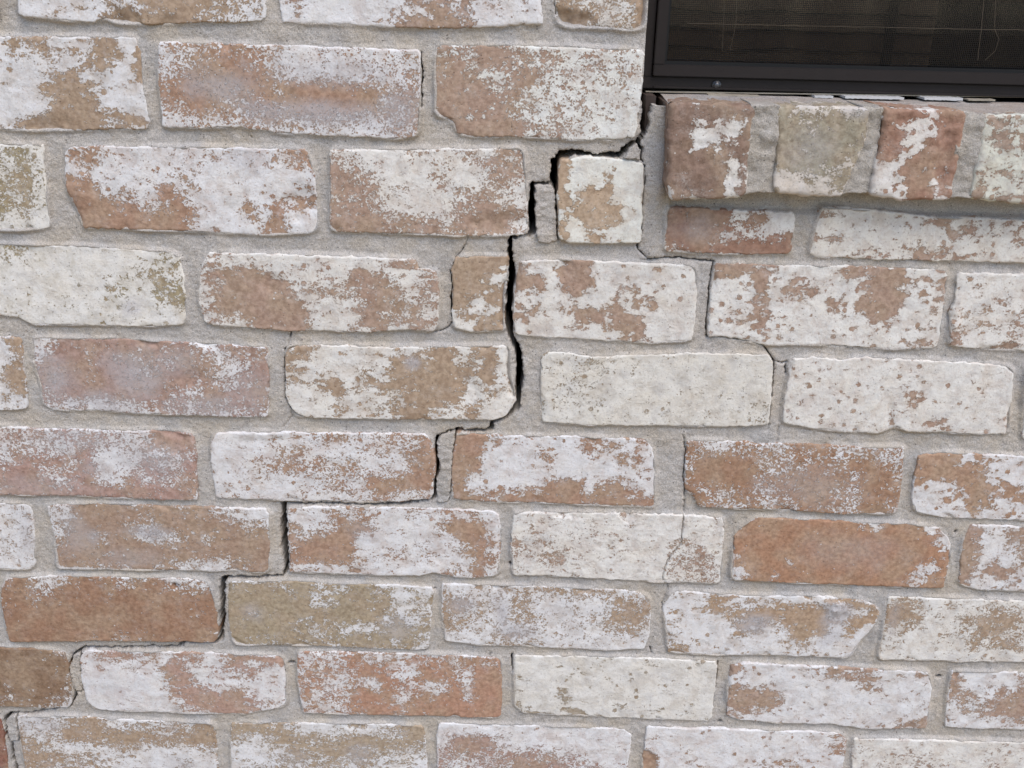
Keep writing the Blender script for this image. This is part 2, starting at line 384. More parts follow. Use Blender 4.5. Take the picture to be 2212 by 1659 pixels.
B([(1775,447),(1900,455),(2010,468),(2100,470),(2330,480)], [(2325,560)], [(1747,549),(1760,555),(1880,560),(2212,568),(2320,572)], [(1760,490)],
  ["3888766274655777","7888888835675777","5488876767777777","8865653454677777"], PK, CR, .2)
# course 4
B([(-135,525),(0,527),(200,533),(300,540),(370,545)], [(390,556),(398,596),(403,666),(401,692)], [(-130,683),(0,681),(43,686),(67,700),(187,703),(333,706),(396,701)], [],
  ["8888456888888876","8888887888887545","8888888899756736","8888888767767853","8888687878877888"], OL, CM, .35, [(.78,.75,.06,.16,.7)])
B([(450,545),(600,548),(740,553),(897,560)], [(903,580),(944,584),(951,653),(945,700)], [(443,697),(480,705),(560,710),(640,716),(700,713),(800,719),(860,712),(937,716)], [(432,586),(428,653)],
  ["6677777778877644","4322667777335873","7211116345322664","6111111777433345","5662111578534644"], PK, CM, .4, (), [(.3,.45,.05,.15,.002)])
B([(984,556),(1030,553),(1101,554)], [(1097,610),(1092,636),(1091,700)], [(980,708),(1020,716),(1093,716)], [(975,586),(979,620),(976,636),(977,700)],
  ["11113","11168","11532","16664","86323"], TN, CM, .15, (), [(1.0,.6,.10,.5,.005)])
B([(1121,563),(1200,560),(1300,563),(1400,568),(1498,571)], [(1506,585),(1506,640),(1499,724)], [(1114,724),(1170,728),(1237,731),(1320,737),(1420,741),(1494,737)], [(1117,586),(1111,630),(1107,686)],
  ["477218888689","118217847889","777668564688","348622325887","888778543888"], PK, CM, .1, (), [(.26,.12,.08,.16,.0015)])
B([(1546,569),(1700,572),(1870,575),(2044,583)], [(2049,595),(2041,653),(2031,720)], [(1529,728),(1590,730),(1655,746),(1741,745),(1808,747),(1935,756),(2000,753),(2024,750)], [(1535,620),(1530,686)],
  ["3333688852412564","8873621688510654","7863887826111885","7652568886845867","7766677787767755"], PK, (.78,.765,.73), .06)
B([(2068,588),(2212,592),(2560,602)], [(2555,700)], [(2049,745),(2100,754),(2212,758),(2550,768)], [(2060,650),(2050,673)],
  ["8787888777777777","8665667777777777","7656667777777777","5666567777777777","4776667777777777"], PK, CM, .3, (), [(.02,.6,.03,.35,-.002)])
# course 5
B([(-480,716),(0,727),(44,728)], [(57,806),(62,876)], [(-470,875),(0,886),(58,884)], [],
  ["7777777777777783","7777777777777785","7777777777777742","7777777777777773","7777777777777777"], TN, WH, .4)
B([(71,729),(250,732),(350,738),(430,742),(572,749)], [(578,760),(582,820),(580,898)], [(100,882),(150,888),(220,888),(300,895),(420,898),(578,902)], [(73,786),(87,830),(90,865)],
  ["7422222213356333","4112324443325742","2212112322226532","3221111124532322","5567766544544445"], (.41,.275,.225), WH, .65,
  [(.08,.55,.12,.4,.8),(.42,.45,.17,.4,.85),(.62,.25,.12,.3,.5),(.25,.85,.2,.2,.7),(.75,.85,.25,.25,.6),(.9,.6,.15,.4,.35)], [(.68,.5,.1,.15,.0012)])
B([(621,746),(740,745),(850,750),(1000,748),(1103,746)], [(1103,790),(1105,820),(1114,843),(1115,868)], [(632,899),(740,903),(850,907),(950,905),(1060,908),(1094,902)], [(615,760),(617,853),(630,886)],
  ["3267776654217428","4687877324213628","5643653322213637","7763766542236678","7875766422665488"], TN, CM, .3, [(.57,.22,.05,.1,.9)], [(.8,.55,.06,.3,.002), (1.0,.36,.028,.5,.007)], rc=.008)
B([(1177,758),(1240,762),(1280,771),(1340,768),(1474,763),(1600,764),(1655,766)], [(1668,775),(1670,803),(1666,870),(1661,914)], [(1170,911),(1250,918),(1330,919),(1474,920),(1560,921),(1656,919)], [(1169,773),(1166,836)],
  ["8765677888888888","7777788899888988","7667789998888888","7777888888888877","8888888887878877"], GT, CR, .6)
B([(1710,776),(1758,770),(1808,776),(1875,771),(2041,780),(2120,785),(2180,791)], [(2191,803),(2185,853),(2180,925)], [(1689,915),(1741,923),(1808,933),(1895,936),(1935,921),(1958,931),(2075,937),(2175,939)], [(1705,806),(1695,853)],
  ["6888888778887888","8688877868888888","8788788843888888","8888878867888887","6877877888538767"], PK, CM, .15, (), [(.47,.9,.03,.3,.0015)])
B([(2222,792),(2700,805)], [(2690,900)], [(2208,950),(2690,955)], [(2212,860)], ["7677777777","6677777777"], PK, CM, .3)
# course 6
B([(-80,918),(0,920),(100,925),(280,930),(330,928),(412,936)], [(420,945),(425,980),(428,1070)], [(-78,1062),(0,1070),(150,1071),(300,1077),(426,1081)], [],
  ["6665555545555112","6665555626765554","6663242518864553","2221156326734443","3221112221222223"], (.44,.29,.24), WH, .7,
  [(.5,.2,.3,.25,.45),(.8,.4,.2,.35,.6),(.55,.55,.1,.25,.5),(.3,.85,.3,.2,.3)], [(.88,.08,.1,.28,.003)])
B([(466,934),(620,932),(740,935),(922,936)], [(932,952),(940,975),(939,1020),(936,1065)], [(466,1077),(600,1080),(740,1083),(860,1084),(930,1078)], [(455,953),(457,1020)],
  ["8998776555555554","8887655777766742","8876535454577642","8767877555622211","7788887876643665"], OP, WH, .6, (), [(.22,.02,.16,.1,-.0015)])
B([(986,935),(1100,940),(1250,943),(1393,948)], [(1408,965),(1414,985),(1414,1053)], [(978,1079),(1050,1085),(1110,1085),(1237,1090),(1340,1093),(1416,1097)], [(977,986),(976,1050)],
  ["11466676734665","12888728848447","12888879998866","27888762173367","24433221141233"], OP, WH, .3)
B([(1485,951),(1608,953),(1635,960),(1681,957),(1775,961),(1901,967),(1955,965)], [(1953,990),(1946,1050),(1938,1098)], [(1508,1094),(1600,1100),(1700,1102),(1800,1109),(1935,1110)], [(1481,1003),(1478,1055),(1494,1068)],
  ["3675455333365465","4000045432332125","3000043321135112","2553355211144112","2464356522235114"], OR, WH, .85, [(.55,.6,.3,.4,.3)])
B([(1984,985),(2030,978),(2100,979),(2212,985),(2440,992)], [(2436,1080)], [(1978,1107),(2041,1118),(2212,1123),(2430,1130)], [(1971,1046),(1968,1073)],
  ["2117356677777777","1000178876665666","5884113266665666","7836237466666666","8777476666666666"], (.43,.28,.19), WH, .2)
# course 7
B([(-430,1076),(0,1086),(62,1090)], [(70,1106),(78,1170),(76,1220)], [(-425,1216),(0,1229),(66,1231)], [],
  ["7777777777777677","7777777777777665","7777777777777675","7777777777777766","7777777777777787"], (.46,.35,.27), WH, .5, [(.96,.4,.06,.4,.6)])
B([(101,1091),(200,1087),(300,1090),(430,1095),(574,1098)], [(582,1112),(583,1170),(582,1230)], [(121,1227),(233,1231),(400,1233),(517,1234),(578,1238)], [(103,1110),(116,1156),(123,1206)],
  ["6522223322334677","6411134521222354","5215226664251111","3211111122222111","2344332345677632"], (.40,.28,.205), WH, .5,
  [(.43,.42,.12,.14,.95),(.1,.4,.1,.5,.5),(.35,.8,.2,.2,.4),(.18,.5,.05,.15,.7)])
B([(622,1096),(740,1093),(900,1096),(1060,1103)], [(1078,1112),(1083,1140),(1084,1180),(1079,1235)], [(625,1236),(737,1239),(837,1244),(904,1243),(935,1236),(980,1246),(1020,1250),(1073,1243)], [(621,1150),(627,1206)],
  ["5776555876665565","4775126887760037","3211287887786226","3111267556678636","5677667888874636"], OP, WH, .45, [(.35,.4,.12,.25,.35)], [(.64,.95,.08,.2,-.0015)])
B([(1109,1107),(1300,1107),(1474,1112),(1562,1118)], [(1565,1130),(1563,1189),(1556,1255)], [(1108,1243),(1140,1243),(1237,1247),(1425,1257),(1550,1262)], [(1103,1172)],
  ["878887888888788","746777888888878","465667878885567","665477888884636","777778888886655"], PK, CM, .6, fine=.00065, crack=[(1478,1104),(1474,1150),(1470,1176),(1441,1211),(1434,1235),(1430,1264)])
B([(1631,1117),(1700,1120),(1850,1128),(1960,1131),(2028,1141)], [(2048,1160),(2055,1175),(2051,1223),(2040,1264)], [(1578,1252),(1700,1258),(1860,1265),(2034,1271)], [(1608,1134),(1587,1155),(1582,1200)],
  ["2001110115600156","1000000000010026","2000010001000014","4001320001101573","7223100000001532"], (.42,.245,.155), WH, .3, [(.55,.5,.3,.35,.25)])
B([(2095,1133),(2212,1137),(2540,1145)], [(2536,1240)], [(2072,1262),(2110,1273),(2212,1277),(2536,1286)], [(2080,1165),(2074,1200)],
  ["2764366666666666","1684566666666666","1567566666666666","2623566666666666","2765666666666666"], PK, WH, .2)
# course 8
B([(14,1247),(150,1243),(300,1248),(400,1249),(446,1256)], [(458,1275),(466,1310),(472,1372)], [(20,1386),(200,1384),(380,1386),(464,1387)], [(3,1270),(2,1300),(12,1350)],
  ["3256531334434655","2143211131111221","3112111111110132","0000000011000111","1000012142211112"], (.355,.215,.14), WH, .5, (), [(.83,.13,.02,.06,.008)])
B([(490,1256),(600,1255),(740,1260),(850,1263),(930,1269)], [(938,1280),(932,1339),(927,1395)], [(505,1393),(600,1393),(737,1397),(860,1402),(922,1401)], [(491,1300),(496,1360)],
  ["333322444225766","211122651122566","142211221114554","111234536664343","222333343223346"], (.40,.325,.225), WH, .45, [(.12,.5,.08,.2,.4),(.85,.6,.12,.3,.45)])
B([(954,1260),(1137,1266),(1337,1274),(1384,1282)], [(1402,1292),(1407,1310),(1404,1373)], [(962,1386),(1030,1393),(1237,1400),(1337,1405),(1392,1402)], [(954,1320)],
  ["677655544444566","335583788788433","445764477665324","356666577777546","787655677777788"], TN, WH, .6,
  [(.09,.35,.08,.2,.7),(.29,.45,.06,.35,.95),(.36,.75,.12,.2,.8),(.55,.4,.1,.2,.3)])
B([(1450,1279),(1474,1276),(1608,1286),(1775,1288),(1862,1295)], [(1893,1308),(1900,1325),(1893,1345),(1866,1376),(1842,1410)], [(1443,1410),(1560,1416),(1700,1416),(1780,1419),(1832,1421)], [(1432,1313),(1440,1373)],
  ["776445677765625","767434222116551","678883554112536","788884577435668","348888887667776"], (.44,.315,.215), WH, .35,
  [(.42,.5,.12,.22,.95),(.8,.35,.1,.3,.9),(.83,.7,.07,.25,.7)], [(.8,.2,.07,.2,-.003)])
B([(1918,1289),(2212,1297),(2380,1301)], [(2376,1390)], [(1897,1424),(2050,1428),(2212,1431),(2370,1435)], [(1912,1330),(1905,1373)],
  ["5378677667666666","2237864332666666","5578765334666666","6688764543666666","7788877777777777"], TN, CM, .5, [(.04,.4,.03,.5,.4)])
# course 9
B([(-320,1390),(0,1398),(100,1402),(138,1409)], [(146,1425),(150,1450),(155,1520)], [(-318,1520),(0,1527),(100,1530),(151,1528)], [],
  ["0000000000021123","0000000000000012","0000000000000003","0000000000142103","0000000000323345"], (.28,.185,.12), WH, .4)
B([(181,1405),(300,1407),(450,1410),(605,1418)], [(616,1430),(620,1470),(619,1520)], [(200,1532),(280,1537),(400,1540),(530,1543),(614,1528)], [(173,1425),(175,1470),(184,1510)],
  ["742556533743433","658665237745477","999999435877777","899998322222477","787788853222356"], (.46,.305,.24), WH, .4, [(.15,.6,.2,.3,.25)], rc=.008)
B([(643,1406),(800,1408),(1000,1416),(1080,1421)], [(1085,1430),(1085,1480),(1084,1545)], [(655,1540),(737,1543),(900,1546),(1080,1551)], [(641,1430),(644,1480)],
  ["565445554454433","445532376123612","455647245663610","455521373421511","556431141100110"], (.46,.27,.185), WH, .45)
B([(1110,1415),(1250,1417),(1400,1421),(1544,1428)], [(1549,1440),(1543,1506),(1538,1552)], [(1130,1541),(1237,1545),(1330,1550),(1474,1556),(1530,1558)], [(1109,1450),(1112,1489),(1111,1525)],
  ["88878888888878","78887888888888","78858888888888","78848877788878","46654788877787"], GT, CM, .25)
B([(1578,1438),(1610,1431),(1740,1437),(1860,1442),(2004,1451)], [(2010,1470),(2013,1489),(2002,1566)], [(1569,1545),(1600,1555),(1700,1562),(1800,1564),(1870,1575),(1997,1573)], [(1571,1489)],
  ["37888653335775","68788888835878","32238888888867","22248788788787","46888688777643"], PK, WH, .25)
B([(2056,1449),(2212,1453),(2460,1460)], [(2455,1550)], [(2042,1571),(2212,1576),(2450,1582)], [(2046,1506)],
  ["38887666666666","46655466666666","54543366666666","65432166666666","88876666666666"], PK, WH, .35)
# course 10
B([(-440,1538),(-10,1548),(2,1552)], [(9,1590),(18,1650),(22,1672)], [(-430,1660),(20,1674)], [], ["3333333333333221","3333333333333221"], (.27,.12,.085), WH, .4)
B([(36,1546),(150,1548),(300,1555),(460,1562)], [(466,1575),(472,1640),(474,1685)], [(60,1676),(300,1684),(472,1690)], [(42,1599),(54,1655)],
  ["66653266555542","55512222233322","34677764687776","33344567888587","44455566666666"], TN, WH, .5, [(.15,.15,.15,.2,.5),(.8,.7,.12,.2,.5)])
B([(497,1562),(740,1562),(912,1568)], [(918,1580),(924,1650),(925,1688)], [(500,1688),(922,1694)], [(497,1620)],
  ["23345667766641","57632343223344","78764333344566","67654455656667","66666666666666"], (.43,.34,.245), WH, .5, [(.65,.5,.1,.2,.5),(.3,.6,.15,.2,.3)])
B([(945,1562),(1100,1566),(1350,1575)], [(1366,1590),(1358,1650),(1355,1695)], [(946,1692),(1353,1700)], [(943,1620)],
  ["88787888888888","71116888888887","44344334456888","57654422345566","66666666666666"], (.43,.29,.235), WH, .6)
B([(1397,1568),(1474,1572),(1600,1575),(1800,1581),(1820,1586)], [(1829,1598),(1822,1650),(1816,1706)], [(1390,1698),(1812,1712)], [(1390,1620),(1387,1640)],
  ["78888888877665","88888888888875","18858888655888","08877766666777","66666666666666"], OP, WH, .4, (), [(.02,.6,.06,.2,.003)])
B([(1842,1594),(2212,1603),(2290,1606)], [(2285,1700)], [(1838,1712),(2280,1726)], [(1839,1640)],
  ["67878888877777","77765677767777","66677665766777","66554456666777"], PK, CM, .45)

wall = thing('brick_wall', 'limewashed brown brick wall with a stepped crack running down from the window corner', 'wall', (0, 0.05, -0.70))

brick_polys = []; brick_boxes = []
bi = 0
for bd in BR_DATA:
    bi += 1
    top = at(*np.array(bd['top'], float).T); bot = at(*np.array(bd['bot'], float).T)
    def side(pts, a, b):
        P = [a] + [at(p[0], p[1]) for p in pts if True] + [b]
        return np.array(P)
    rg = side([p for p in bd['rgt']], top[-1], bot[-1]); lf = side([p for p in bd['lft']], top[0], bot[0])
    rnd = random.Random(bi)
    fr = bd.get('front', 0.0) - rnd.uniform(0, .0012)
    auto = []
    for _ in range(rnd.randint(2, 6)):
        if rnd.random() < .65: auto.append((rnd.random(), rnd.choice((0.0, 1.0, 1.0)), rnd.uniform(.015, .06), rnd.uniform(.05, .14), rnd.uniform(.0008, .0022)))
        else: auto.append((rnd.choice((0.0, 1.0)), rnd.random(), rnd.uniform(.01, .025), rnd.uniform(.08, .3), rnd.uniform(.0008, .0022)))
    me, c3 = slab_mesh('brick', top, rg, bot, lf, M_BRICK, front=fr, rc=bd.get('rc', rnd.uniform(.0012, .0036)), seed=bi * 13,
                       fine=bd.get('fine', .0017), crackline=at(*np.array(bd['crack'], float).T) if 'crack' in bd else None, rows=bd['rows'], speck=bd['speck'], tint=bd['tint'], paint=bd['paint'], washes=bd['washes'], chips=tuple(bd['chips']) + tuple(auto),
                       tilt=(rnd.uniform(-.0012, .0012), rnd.uniform(-.0012, .0008)))
    link('brick', me, c3, wall)
    brick_polys.append(np.concatenate([top, rg[1:], bot[::-1][1:], lf[::-1][1:-1]]))
    allp = brick_polys[-1]
    brick_boxes.append((allp[:, 0].min(), allp[:, 0].max(), allp[:, 1].min(), allp[:, 1].max()))

# ---- courses that go on beyond the picture
XL, XR = -0.98, 1.28
course_of = []
rows_z = []
srt = sorted(range(len(brick_boxes)), key=lambda i: -(brick_boxes[i][2] + brick_boxes[i][3]))
starts = [0, 4, 7, 13, 19, 25, 30, 36, 41, 47]; ends = starts[1:] + [len(brick_boxes)]
for a, b in zip(starts, ends):
    L = [brick_boxes[i] for i in range(a, b)]
    rows_z.append((np.median([q[2] for q in L]), np.median([q[3] for q in L]), min(q[0] for q in L), max(q[1] for q in L)))
protos = []
pat = [["7665778776","6554678765","7767787677"], ["2334455322","1122332211","3445543223"], ["8888778888","7888878887","8877888788"], ["5456665443","3334566532","6676554667"],
       ["1100112233","0001100122","2210001123"], ["6787545678","7886434788","6777656777"]]
tn = [PK, MV, GT, TN, BR, OP]
for k in range(6):
    Wb, Hb = .190, .0585
    t_ = np.array([[-Wb/2, Hb/2], [Wb/2, Hb/2]]); b_ = np.array([[-Wb/2, -Hb/2], [Wb/2, -Hb/2]])
    me, _ = slab_mesh('brick', t_, np.array([t_[1], b_[1]]), b_, np.array([t_[0], b_[0]]), M_BRICK, seed=900 + k * 7, rows=pat[k], tint=tn[k], paint=(WH, CM)[k % 2], speck=.3 + .08 * k, fine=.0045)
    protos.append(me)
def extra(xa, xb, z0, z1):
    Wd = xb - xa
    if Wd < .03: return
    o = link('brick', random.choice(protos), ((xa + xb) / 2, -random.uniform(0, .0015), (z0 + z1) / 2), wall)
    o.scale = (Wd / .190, 1, (z1 - z0) / .0585)
    brick_polys.append(np.array([[xa, z1], [xb, z1], [xb, z0], [xa, z0]]))
WX0 = float(at(1389, 120)[0]); WX1 = WX0 + 0.93
WZ0 = float(at(1500, 212)[1]); WZ1 = 0.83
pitch = .0762
PB = .2025
for r, (z0, z1, xa, xb) in enumerate(rows_z):
    x = xa - .0125
    while x > XL:
        extra(max(x - .19, XL), x, z0, z1); x -= PB
    if z0 < WZ0 - .02 and r > 1:
        x = xb + .0125
        while x < XR:
            extra(x, min(x + .19, XR), z0, z1); x += PB
    else:
        extra(WX1 + .004, WX1 + .004 + (.19 if r % 2 else .09), z0, z1); 
        extra(WX1 + .004 + (.2025 if r % 2 else .1025), XR, z0, z1)
tz0, tz1 = rows_z[0][0], rows_z[0][1]
for k in range(1, 8):
    z0, z1 = tz0 + k * pitch, tz1 + k * pitch
    over = z0 > WZ1 - .01
    x = WX0 - (0 if k % 2 else .1) if not over else XR - (.05 if k % 2 else .15)
    xs = x
    first = True
    while x > XL:
        wdt = .09 if (first and k % 2 and not over) else .19
        first = False
        extra(max(x - wdt, XL), x if x > WX0 - .001 or True else x, z0, z1); x -= wdt + .0125
    if not over:
        if k % 2 == 0: extra(WX0 - .0875, WX0, z0, z1)
        extra(WX1 + .004, WX1 + .004 + (.19 if k % 2 else .09), z0, z1)
        extra(WX1 + .004 + (.2025 if k % 2 else .1025), XR, z0, z1)
bz0, bz1 = rows_z[-1][0], rows_z[-1][1]
for k in range(1, 4):
    z0, z1 = bz0 - k * pitch, bz1 - k * pitch
    x = XL - (.05 if k % 2 else .15)
    while x < XR:
        extra(max(x, XL), min(x + .19, XR), z0, z1); x += PB
WALL_TOP = tz1 + 7 * pitch + .01; WALL_BOT = bz0 - 3 * pitch - .012

# ---- mortar: one fine relief over the part in view, broken along the cracks
CR_MAIN = [
 [(1399,204,22),(1396,250,17),(1389,290,14),(1381,308,10),(1366,310,9),(1353,322,17),(1338,335,12),(1290,337,9),(1244,331,12),(1214,336,18),(1200,350,18),(1198,380,18),(1200,405,14),(1203,440,9),(1204,480,5),(1204,518,4)],
 [(1195,399,7),(1170,396,6),(1151,402,14),(1148,450,16),(1150,500,17),(1140,508,8),(1106,513,7),(1100,528,11),(1101,556,13),(1106,590,16),(1102,640,16),(1099,690,15),(1102,718,13),(1111,740,13),(1119,762,14),(1123,800,16),(1122,850,16),(1114,882,16),(1100,899,13),(1076,908,9),(1063,912,10),(1061,926,13),(1048,931,7),(985,931,7),(966,936,7),(946,944,9),(942,968,11),(943,1010,11),(940,1050,12),(936,1077,11),(900,1085,7),(850,1088,9),(800,1090,5),(700,1089,5),(612,1088,6),(611,1092,15),(612,1150,17),(615,1195,16),(618,1236,12),(608,1247,6),(530,1250,6),(487,1251,8),(479,1258,14),(480,1300,15),(478,1350,12),(476,1382,13),(462,1391,6),(405,1391,7),(393,1393,11),(382,1400,7),(300,1401,5),(200,1402,7),(173,1404,8),(168,1409,7)],
 [(168,1409,6),(155,1415,5),(151,1428,5),(147,1445,4),(153,1470,4),(157,1490,4),(161,1500,6),(158,1514,8),(151,1527,9),(110,1535,6),(94,1536,9),(84,1541,4),(36,1543,4),(22,1544,8),(12,1553,8),(9,1566,6),(13,1590,5),(21,1607,5),(24,1630,6),(31,1660,8),(36,1690,8)],
 [(172,1409,5),(172,1440,4),(177,1478,3.5),(176,1495,3),(160,1499,4)],
 [(34,1543,5),(38,1575,4),(41,1598,4),(22,1606,4)],
]
CR_HAIR = [
 [(1338,345,5),(1356,323,7),(1370,311,7)], [(1370,311,6),(1386,320,6),(1382,346,5)],
 [(1013,508,2.4),(1004,530,2.6),(996,545,2.4),(983,556,2.4),(974,590,4),(978,620,3),(974,640,4),(976,700,2.6),(965,712,2.4),(936,719,2)],
 [(1384,318,5),(1383,340,4),(1392,360,4),(1393,390,3.5),(1389,433,3.5),(1386,500,3.5),(1376,530,3.5),(1378,541,3.5),(1400,560,3.5),(1412,558,3),(1470,559,3),(1542,566,3.5),(1535,610,3.5),(1527,690,3.5),(1527,729,3.2),(1560,728,2.6),(1610,735,2.6),(1650,747,3),(1662,763,3.2),(1674,782,3.4),(1670,830,3),(1665,880,3),(1661,922,2.2),(1658,930,1.6)],
 [(1674,782,2.4),(1690,786,3),(1702,782,2),(1697,796,3.4),(1699,810,2.4)],
 [(1683,925,1.8),(1681,945,1.8),(1679,962,2)],
 [(1475,944,2),(1481,970,2),(1479,1010,3),(1475,1040,3.4),(1481,1062,3),(1477,1112,2.4)],
 [(1431,1256,2),(1444,1263,2.2),(1442,1280,2),(1431,1305,2),(1429,1320,2)],
 [(628,714,2.2),(622,743,2.2),(614,757,2.6),(614,800,2.4),(616,853,2.4),(628,885,2.4),(629,900,1.8),(612,922,1.6)],
 [(986,932,3.5),(982,960,3.6),(977,990,3.4),(975,1040,3.4),(971,1068,3.5),(965,1084,2)],
 [(909,113,3.6),(911,160,3),(910,233,3)],
 [(1199,-40,5),(1200,10,4.4),(1200,32,2)],
 [(1106,1416,5),(1107,1436,4),(1108,1452,2)],
 [(1551,1432,4),(1549,1455,3.6),(1546,1490,2)],
 [(1404,1402,3),(1407,1414,2.6)],
 [(845,1087,3),(838,1092,4),(770,1091,2)],
 [(1057,1417,4),(1060,1414,2)],
]
HOLES = [(629,1434,9,4.5),(2031,1467,6,4),(1556,1561,4.5,3),(1101,1219,4,5),(2067,1149,3,4),(1180,1102,2,1.5),(1718,1104,5,3.5),(540,296,2.5,1.5),(939,1274,4,3)]

GS = 0.00085
cz = at([-60, 2272, -60, 2272], [-60, -60, 1705, 1705])
gx0, gx1 = cz[:, 0].min(), cz[:, 0].max(); gz0, gz1 = cz[:, 1].min(), cz[:, 1].max()
NX = int((gx1 - gx0) / GS); NZ = int((gz1 - gz0) / GS)
X, Z = np.meshgrid(gx0 + np.arange(NX + 1) * GS, gz0 + np.arange(NZ + 1) * GS)
inside = np.zeros(X.shape, bool)
def inpoly(px, pz, P):
    r = np.zeros(px.shape, bool); n = len(P)
    for i in range(n):
        x1, y1 = P[i]; x2, y2 = P[(i + 1) % n]
        if y1 == y2: continue
        c = ((y1 > pz) != (y2 > pz)) & (px < (x2 - x1) * (pz - y1) / (y2 - y1) + x1)
        r ^= c
    return r
def window(P, pad=0.0):
    i0 = max(0, int((P[:, 0].min() - pad - gx0) / GS)); i1 = min(NX + 1, int((P[:, 0].max() + pad - gx0) / GS) + 2)
    j0 = max(0, int((P[:, 1].min() - pad - gz0) / GS)); j1 = min(NZ + 1, int((P[:, 1].max() + pad - gz0) / GS) + 2)
    return slice(j0, j1), slice(i0, i1)
for P in brick_polys:
    s = window(P)
    if X[s].size: inside[s] |= inpoly(X[s], Z[s], P)
# soft distance to the nearest brick
def blur(a, r):
    k = 2 * r + 1
    for ax in (0, 1):
        c = np.cumsum(np.pad(a, [(r + 1, r) if i == ax else (0, 0) for i in (0, 1)], mode='edge'), axis=ax)
        a = (np.take(c, range(k, c.shape[ax]), ax) - np.take(c, range(0, c.shape[ax] - k), ax)) / k
    return a
bl = blur(blur(inside.astype(float), 4), 3)
# signed distance to cracks
wxs = 0.0010 * fbm(X, Z, 170, 501, 4, .72); wzs = 0.0010 * fbm(X, Z, 170, 601, 4, .72)
sdf = np.full(X.shape, 0.05)
PXM = float(np.hypot(*(at(1107, 830) - at(1106, 830))))
def carve(line, main):
    pts = [(at(a, b), wd) for a, b, wd in line]
    for (p, wa), (q, wb) in zip(pts[:-1], pts[1:]):
        P = np.array([p, q]); s = window(P, .02)
        if not X[s].size: continue
        k = 1.0 if main else 0.55
        xx = X[s] + wxs[s] * k; zz = Z[s] + wzs[s] * k
        d = q - p; L2 = max(d @ d, 1e-12)
        t = np.clip(((xx - p[0]) * d[0] + (zz - p[1]) * d[1]) / L2, 0, 1)
        dist = np.hypot(xx - p[0] - t * d[0], zz - p[1] - t * d[1])
        rad = 0.5 * PXM * (wa + (wb - wa) * t)
        np.minimum(sdf[s], dist - rad, out=sdf[s])
for l in CR_MAIN: carve(l, True)
for l in CR_HAIR: carve([(a, b, c * (.75 + .5 * random.random())) for a, b, c in l], False)
for hx, hz, ra, rb in HOLES:
    c = at(hx, hz); s = window(np.array([c, c]), .012)
    dd = (np.hypot((X[s] - c[0] + wxs[s]) / ra, (Z[s] - c[1] + wzs[s]) / rb) / PXM - 1) * min(ra, rb) * PXM
    np.minimum(sdf[s], dd, out=sdf[s])
# relief
smear = fbm(X, Z, 22, 77, 3)
jt = 0.0021 + 0.0008 * smear + 0.0004 * fbm(X, Z, 60, 78, 2)
eg = 0.0004 + 0.0013 * fbm(X, Z, 42, 79, 3, .6)
ka = np.clip((bl - .12) / .36, 0, 1); ka = ka * ka * (3 - 2 * ka)
Y = jt * (1 - ka) + eg * ka + .006 * np.clip((bl - .60) / .3, 0, 1) ** 1.3
Y = Y + 0.00035 * fbm(X, Z, 130, 88, 3, .6) + 0.00022 * fbm(X, Z, 620, 99, 2, .7)
Y = Y + 0.0016 * np.clip(1 - sdf / 0.0016, 0, 1) ** 2
ux, uz = at(1446, 440); Y = Y + .006 * np.clip((X - ux) / .003, 0, 1) * np.clip((Z - at(1600, 462)[1]) / .004, 0, 1) * (1 - inside)
# the chamfered mortar beside the sill and the plugs at the crack stand a little forward
zs = at(1420, 400); Y = Y - 0.0035 * np.exp(-((X - zs[0]) / .0075) ** 2) * (Z > at(1420, 560)[1]) * (Z < at(1420, 200)[1])
# snap the rim to the crack outline
gz_, gx_ = np.gradient(sdf, GS)
near = np.abs(sdf) < GS * 0.95
mv = np.clip(sdf, -GS * .8, GS * .8)
Xs = np.where(near, X - mv * np.clip(gx_, -1, 1), X); Zs = np.where(near, Z - mv * np.clip(gz_, -1, 1), Z)
cell_in = inside[:-1, :-1] & inside[1:, :-1] & inside[:-1, 1:] & inside[1:, 1:]
deep = blur(inside.astype(float), 6) > .995
cell_deep = deep[:-1, :-1] & deep[1:, :-1] & deep[:-1, 1:] & deep[1:, 1:]
sc = 0.25 * (sdf[:-1, :-1] + sdf[1:, :-1] + sdf[:-1, 1:] + sdf[1:, 1:])
xc = X[:-1, :-1] + GS / 2; zc = Z[:-1, :-1] + GS / 2
in_win = (xc > WX0 + .001) & (zc > WZ0 - .006)
keep = ~cell_deep & (sc > 0) & ~in_win
# connected pieces
lab = np.zeros(keep.shape, np.int32); cur = 0; comps = []
from collections import deque
kp = keep.copy()
# run-based labelling
parent_ = []
def find(a):
    while parent_[a] != a: parent_[a] = parent_[parent_[a]]; a = parent_[a]
    return a
prev_runs = []
allruns = []
for j in range(kp.shape[0]):
    row = np.diff(np.r_[0, kp[j].astype(np.int8), 0]); st = np.where(row == 1)[0]; en = np.where(row == -1)[0]
    runs = []
    p = 0
    for a, b in zip(st, en):
        idn = len(parent_); parent_.append(idn)
        while p < len(prev_runs) and prev_runs[p][1] <= a: p += 1
        q = p
        while q < len(prev_runs) and prev_runs[q][0] < b:
            ra_, rb_ = find(prev_runs[q][2]), find(idn)
            if ra_ != rb_: parent_[rb_] = ra_
            q += 1
        runs.append((a, b, idn)); allruns.append((j, a, b, idn))
    prev_runs = runs
for j, a, b, idn in allruns: lab[j, a:b] = find(idn) + 1
ids, cnt = np.unique(lab[lab > 0], return_counts=True)
order = ids[np.argsort(-cnt)]; cs = np.sort(cnt)[::-1]
big = [i for i, c in zip(order, cs) if c > 500]; small = [i for i, c in zip(order, cs) if 12 < c <= 500]
for i in small:  # little crumbs stay with the largest bed of mortar
    lab[lab == i] = big[0]
